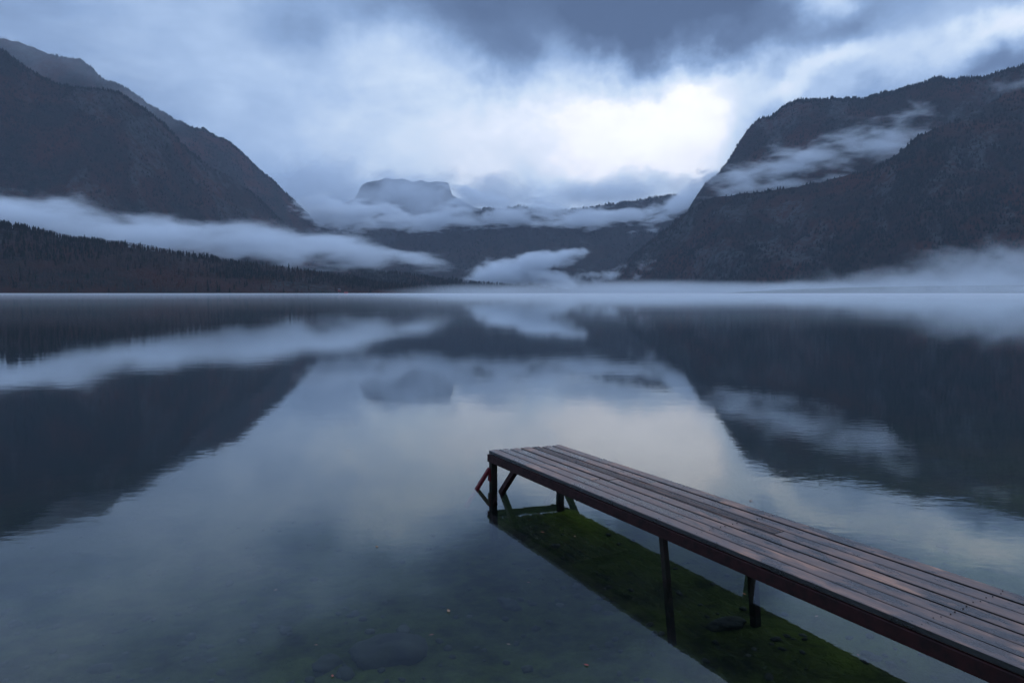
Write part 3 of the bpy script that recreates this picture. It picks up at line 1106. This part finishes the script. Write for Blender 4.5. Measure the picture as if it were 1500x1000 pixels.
# ------------------------------------------------------------------ fallen leaves on the water and the bed
ml, t, out = material('red_fallen_leaf')
oi = t.new('ShaderNodeObjectInfo')
c = t.ramp(oi.outputs['Random'], [(0.0, (0.20, 0.025, 0.015)), (0.5, (0.24, 0.07, 0.02)), (1.0, (0.22, 0.12, 0.07))])
b = t.new('ShaderNodeBsdfPrincipled')
t.put(b.inputs['Base Color'], c)
b.inputs['Roughness'].default_value = 0.5
t.l.new(b.outputs[0], out.inputs[0])
lv, lf = [], []
outline = [(0, -1.0), (.28, -.6), (.5, -.1), (.42, .35), (.18, .75), (0, 1.0), (-.2, .7), (-.45, .3), (-.5, -.15), (-.25, -.62)]
for z in (0.02, -0.02):
    lv += [(x, y, z + 0.25 * abs(x) + 0.10 * y * y) for x, y in outline] + [(0, 0, z)]
for i in range(10):
    lf.append((10, i, (i + 1) % 10))
    lf.append((21, 11 + (i + 1) % 10, 11 + i))
    lf.append((i, 11 + i, 11 + (i + 1) % 10, (i + 1) % 10))
lv += [(.03, -1, 0), (-.03, -1, 0), (.02, -1.5, .08), (-.02, -1.5, .08)]
lf += [(22, 23, 25, 24)]
leaf_me = bpy.data.meshes.new('fallen_leaf')
leaf_me.from_pydata(lv, [], lf)
leaf_me.materials.append(ml)
for (px, py, bed) in [(487, 989, 0), (657, 894, 0), (859, 973, 0), (795, 779, 0), (842, 785, 0), (1100, 733, 0), (510, 659, 0), (632, 932, 1), (552, 800, 0), (404, 866, 1), (463, 947, 1),
                      (774, 855, 1), (1090, 872, 1), (1196, 905, 1), (745, 946, 1), (1257, 962, 1)]:
    if bed:
        p = on_bed(px, py) + Vector((0, 0, .015))
    else:
        r = ray(px, py)
        p = Vector((0, 0, CAM_H)) + r * (CAM_H - 0.004) / -r.z
    o = bpy.data.objects.new('fallen_leaf', leaf_me)
    scene.collection.objects.link(o)
    s = random.uniform(.012, .020)
    o.location, o.scale, o.rotation_euler = p, (s, s, s * .6), (0, 0, random.uniform(0, 6))
    props(o, 'small autumn leaf lying on the pale bed beneath the water' if bed else 'small red autumn leaf floating on the water', 'leaf',
          'leaves sunk on the lake bed' if bed else 'leaves floating on the water')

# ------------------------------------------------------------------ tiny huts on the far left shore
def plain(name, col, rough=0.7):
    m, t, out = material(name)
    geo = t.new('ShaderNodeNewGeometry')
    n = t.noise(geo.outputs['Position'], 1.5, 4, 0.6)
    c = t.mix(t.math('MULTIPLY', n, 0.4), col, tuple(v * 0.5 for v in col))
    b = t.new('ShaderNodeBsdfPrincipled')
    t.put(b.inputs['Base Color'], c)
    b.inputs['Roughness'].default_value = rough
    t.l.new(b.outputs[0], out.inputs[0])
    return m


def hut(px, depth, z, wx, wy, hz, wall, roof, label):
    p = at(px, 429, depth)
    e = bpy.data.objects.new('hut', None)
    scene.collection.objects.link(e)
    e.location = (p.x, p.y, z)
    props(e, label, 'hut')
    m = MB(); m.box(-wx, wx, -wy, wy, -3, hz); m.build('wall', wall, e)
    V = [(-wx - .6, -wy - .6, hz + .02), (wx + .6, -wy - .6, hz + .02), (wx + .6, wy + .6, hz + .02), (-wx - .6, wy + .6, hz + .02), (-wx - .6, 0, hz + wy * .9), (wx + .6, 0, hz + wy * .9)]
    link_mesh('roof', V, [(0, 1, 5, 4), (2, 3, 4, 5), (1, 2, 5), (3, 0, 4), (3, 2, 1, 0)], roof, e)
    m = MB(); m.box(-.6, .6, -wy - .08, -wy - .01, 0, 2.1); m.build('door', plain('hut_door', (.05, .04, .03)), e)
    m = MB(); m.box(wx * .4, wx * .4 + 1.2, -wy - .08, -wy - .01, 1.0, 2.1); m.build('window', plain('hut_window', (.03, .03, .04), .2), e)


hut(507, 1985, 1.2, 5.0, 3.0, 3.2, plain('red_boards', (.62, .06, .06)), plain('brown_roof', (.09, .04, .04)), 'small red boathouse at the water line of the wooded left shore')
hut(497, 2040, 9.0, 3.0, 2.5, 3.0, plain('faded_red_boards', (.3, .06, .06)), plain('grey_roof', (.12, .15, .15)), 'small grey roofed hut just up the slope from the red boathouse')


# ------------------------------------------------------------------ mist and low cloud: real volumes
def cloud(name, label, blobs, density, soft=0.45, warp=90.0, wscale=1 / 260.0, tex=0.55, tscale=1 / 150.0, steps=0.4,
          stretch=(1, 1, 1.6), edge=(0.18, 0.75), rot=0.0, seed=0.0, cut=None):
    """blobs: (px, py, rx, ry, tilt deg, depth m, depth radius m) in photo pixels; one closed box round them, shaped by noise"""
    m, t, out = material(name + '_vapour')
    geo = t.new('ShaderNodeNewGeometry')
    P = geo.outputs['Position']
    P0 = t.vmath('ADD', P, (seed * 1000.0, seed * 313.0, 0))
    wv = t.vmath('SUBTRACT', t.noise(t.mapping(P0, scale=stretch), wscale, 3, 0.55, color=True), (0.5, 0.5, 0.5))
    PW = t.vmath('ADD', P, t.vmath('MULTIPLY', wv, (warp * 2, warp * 2, warp * 1.1)))
    S = None
    lo, hi = np.array([1e9] * 3), np.array([-1e9] * 3)
    for (px, py, rx, ry, tl, dp, rd) in blobs:
        c = at(px, py, dp)
        k = dp / FPX
        mp = t.mapping(PW, loc=tuple(c), rot=(0, R(-tl), 0), scale=(rx * k, rd, ry * k), kind='TEXTURE')
        s = t.math('SUBTRACT', 1.0, t.vmath('LENGTH', mp))
        S = s if S is None else t.math('SMOOTH_MAX', S, s, 0.12)
        a = abs(math.sin(R(tl)))
        ex = np.array([rx * k + ry * k * a, rd, ry * k + rx * k * a]) + np.array([warp * .5, warp * .5, warp * .3])
        lo = np.minimum(lo, np.array(c) - ex)
        hi = np.maximum(hi, np.array(c) + ex)
    n = t.noise(t.mapping(P0, rot=(0, R(rot), 0), scale=stretch), tscale, 5, 0.6, 0.3)
    v = t.math('ADD', S, t.maprange(n, 0.25, 0.75, -tex, tex * 0.6))
    d = t.maprange(v, 0.0, soft, 0.0, density, 'SMOOTHSTEP')
    vol = t.new('ShaderNodeVolumePrincipled')
    vol.inputs['Color'].default_value = (0.92, 0.955, 1.0, 1)
    vol.inputs['Anisotropy'].default_value = 0.0
    t.put(vol.inputs['Density'], d)
    t.l.new(vol.outputs[0], out.inputs['Volume'])
    lo[2] = max(lo[2], 0.6)
    x0, y0, z0 = lo
    x1, y1, z1 = hi
    V = [(x0, y0, z0), (x1, y0, z0), (x1, y1, z0), (x0, y1, z0), (x0, y0, z1), (x1, y0, z1), (x1, y1, z1), (x0, y1, z1)]
    F = [(3, 2, 1, 0), (4, 5, 6, 7), (0, 1, 5, 4), (1, 2, 6, 5), (2, 3, 7, 6), (3, 0, 4, 7)]
    o = link_mesh(name, V, F, m)
    m.cycles.volume_step_rate = steps
    props(o, label, kind='stuff')
    return o


cloud('cloud_bank', 'long pale cloud bank lying behind the low left ridge',
      [(-150, 302, 330, 40, -3, 2800, 260), (60, 322, 260, 40, -8, 2800, 240), (230, 348, 190, 44, -4, 2850, 240), (390, 362, 150, 40, -6, 2900, 240), (500, 368, 140, 30, -8, 2900, 220), (600, 380, 80, 18, -8, 2950, 160)],
      0.0160, soft=0.85, warp=110, wscale=1 / 220., tex=0.6, tscale=1 / 110., stretch=(.5, .5, 1.5), seed=1, steps=0.2)
cloud('cloud_bank', 'bright ragged cloud layer across the mountains at the head of the valley',
      [(490, 312, 100, 28, 0, 6700, 400), (706, 294, 56, 20, 0, 6700, 300), (600, 320, 150, 26, 0, 6700, 400), (740, 318, 150, 22, 2, 6700, 400), (880, 316, 130, 18, 3, 6600, 350), (930, 316, 90, 17, 4, 6500, 300), (830, 324, 90, 13, 0, 6500, 300), (985, 300, 80, 22, 30, 6300, 300), (1012, 288, 56, 24, 40, 6000, 250)],
      0.0085, soft=0.6, warp=210, wscale=1 / 280., tex=1.2, tscale=1 / 150., stretch=(.5, .5, 1.4), seed=2, steps=0.13)
cloud('cloud_veil', 'thin veil of cloud dissolving the far massif at the head of the valley',
      [(728, 285, 70, 46, 0, 9700, 600), (468, 283, 112, 74, 0, 9700, 600), (600, 292, 150, 60, 0, 9700, 560), (900, 282, 170, 26, 5, 9700, 600)],
      0.0034, soft=0.9, warp=220, wscale=1 / 700., tex=0.5, tscale=1 / 400., seed=3, steps=0.5)
cloud('cloud_veil', 'thin blue veil hanging between the two ridges of the left mountain',
      [(40, 40, 260, 90, -10, 5050, 300), (200, 130, 150, 70, -30, 5300, 220)],
      0.0011, soft=1.0, warp=160, wscale=1 / 600., tex=0.4, tscale=1 / 400., seed=13, steps=0.6)
cloud('cloud_puff', 'bright wedge of fog rising off the far shore in the middle',
      [(742, 400, 72, 27, 6, 4500, 160), (785, 384, 78, 19, 10, 4500, 140), (826, 373, 48, 9, 8, 4500, 110), (800, 406, 66, 17, -12, 4500, 160)],
      0.020, soft=0.55, warp=50, wscale=1 / 150., tex=0.35, tscale=1 / 90., seed=4, steps=0.25)
cloud('cloud_puff', 'small thin puffs of fog right of the bright wedge',
      [(865, 402, 26, 10, 0, 4400, 100), (905, 404, 44, 17, 10, 4300, 110), (945, 398, 34, 20, 40, 4050, 100), (1020, 412, 60, 8, 8, 3700, 90)],
      0.010, soft=0.9, warp=60, wscale=1 / 120., tex=0.9, tscale=1 / 80., seed=5, steps=0.25)
cloud('cloud_wisp', 'torn cloud strip drifting across the face of the right mountain',
      [(1280, 212, 104, 44, 14, 4000, 130), (1175, 238, 136, 34, 12, 4150, 130), (1085, 262, 84, 28, 20, 4350, 120), (1150, 274, 120, 13, 8, 4150, 100)],
      0.0125, soft=1.0, warp=100, wscale=1 / 200., tex=0.8, tscale=1 / 100., stretch=(.5, .5, 1.5), rot=-14, seed=6, steps=0.2)
cloud('cloud_wisp', 'faint wisp under the skyline of the right mountain',
      [(1355, 158, 34, 9, -25, 3900, 60), (1485, 124, 40, 12, 10, 3500, 80)],
      0.006, soft=1.0, warp=60, wscale=1 / 120., tex=0.6, tscale=1 / 70., seed=7)
cloud('fog_bank', 'fog rising over the right shore in front of the mountain foot',
      [(1450, 412, 190, 68, 2, 2250, 190), (1620, 405, 240, 70, 0, 2250, 200), (1310, 424, 200, 44, 3, 2300, 180), (1170, 427, 160, 20, 3, 2500, 150), (1500, 420, 330, 34, 0, 1900, 130)],
      0.0055, soft=0.8, warp=60, wscale=1 / 150., tex=0.42, tscale=1 / 90., seed=8, steps=0.25)
cloud('lake_mist', 'flat layer of mist lying on the lake in the distance',
      [(690, 427, 160, 13, 0, 2150, 250), (960, 426, 400, 20, 0, 2500, 500), (1280, 427, 420, 20, 0, 1750, 200), (1650, 425, 400, 16, 0, 1700, 200)],
      0.0042, soft=1.0, warp=22, wscale=1 / 120., tex=0.15, tscale=1 / 200., stretch=(.5, .5, 3.0), seed=9, steps=0.3)

# breath of mist close over the water, lower than the camera
mm, t, out = material('surface_mist_vapour')
vm = t.new('ShaderNodeVolumePrincipled')
vm.inputs['Color'].default_value = (0.93, 0.955, 1.0, 1)
geo = t.new('ShaderNodeNewGeometry')
sp = t.new('ShaderNodeSeparateXYZ')
t.put(sp.inputs[0], geo.outputs['Position'])
side = t.maprange(t.math('DIVIDE', sp.outputs[0], sp.outputs[1]), -0.32, 0.0, 0.0, 1.0, 'SMOOTHSTEP')
dens = t.math('ADD', 0.0009, t.math('MULTIPLY', side, 0.0026))
t.put(vm.inputs['Density'], t.math('MULTIPLY', dens, t.maprange(t.noise(geo.outputs['Position'], 0.006, 2, 0.5), 0.3, 0.7, 0.5, 1.5)))
t.l.new(vm.outputs[0], out.inputs['Volume'])
V = [(-1900, 60, .25), (2100, 60, .25), (2300, 2200, .25), (-1500, 1330, .25), (-1900, 60, 1.5), (2100, 60, 1.5), (2300, 2200, 1.5), (-1500, 1330, 1.5)]
F = [(3, 2, 1, 0), (4, 5, 6, 7), (0, 1, 5, 4), (1, 2, 6, 5), (2, 3, 7, 6), (3, 0, 4, 7)]
props(link_mesh('surface_mist', V, F, mm), 'knee deep film of mist over the open water', kind='stuff')

print('top z', max(float(v[..., 2].max()) for v in (V1, V2, V5, V7, V8)))
# ------------------------------------------------------------------ haze: the whole valley's air
mh, t, out = material('haze')
vh = t.new('ShaderNodeVolumePrincipled')
vh.inputs['Color'].default_value = (0.70, 0.81, 1.0, 1)
vh.inputs['Density'].default_value = 0.000031
t.l.new(vh.outputs[0], out.inputs['Volume'])
s, y0, y1, z0, z1 = 12500, -9000, 17000, -41, 2900
V = [(-s, y0, z0), (s, y0, z0), (s, y1, z0), (-s, y1, z0), (-s, y0, z1), (s, y0, z1), (s, y1, z1), (-s, y1, z1)]
F = [(3, 2, 1, 0), (4, 5, 6, 7), (0, 1, 5, 4), (1, 2, 6, 5), (2, 3, 7, 6), (3, 0, 4, 7)]
o = link_mesh('haze', V, F, mh)
props(o, 'blue evening haze filling the valley', kind='stuff')
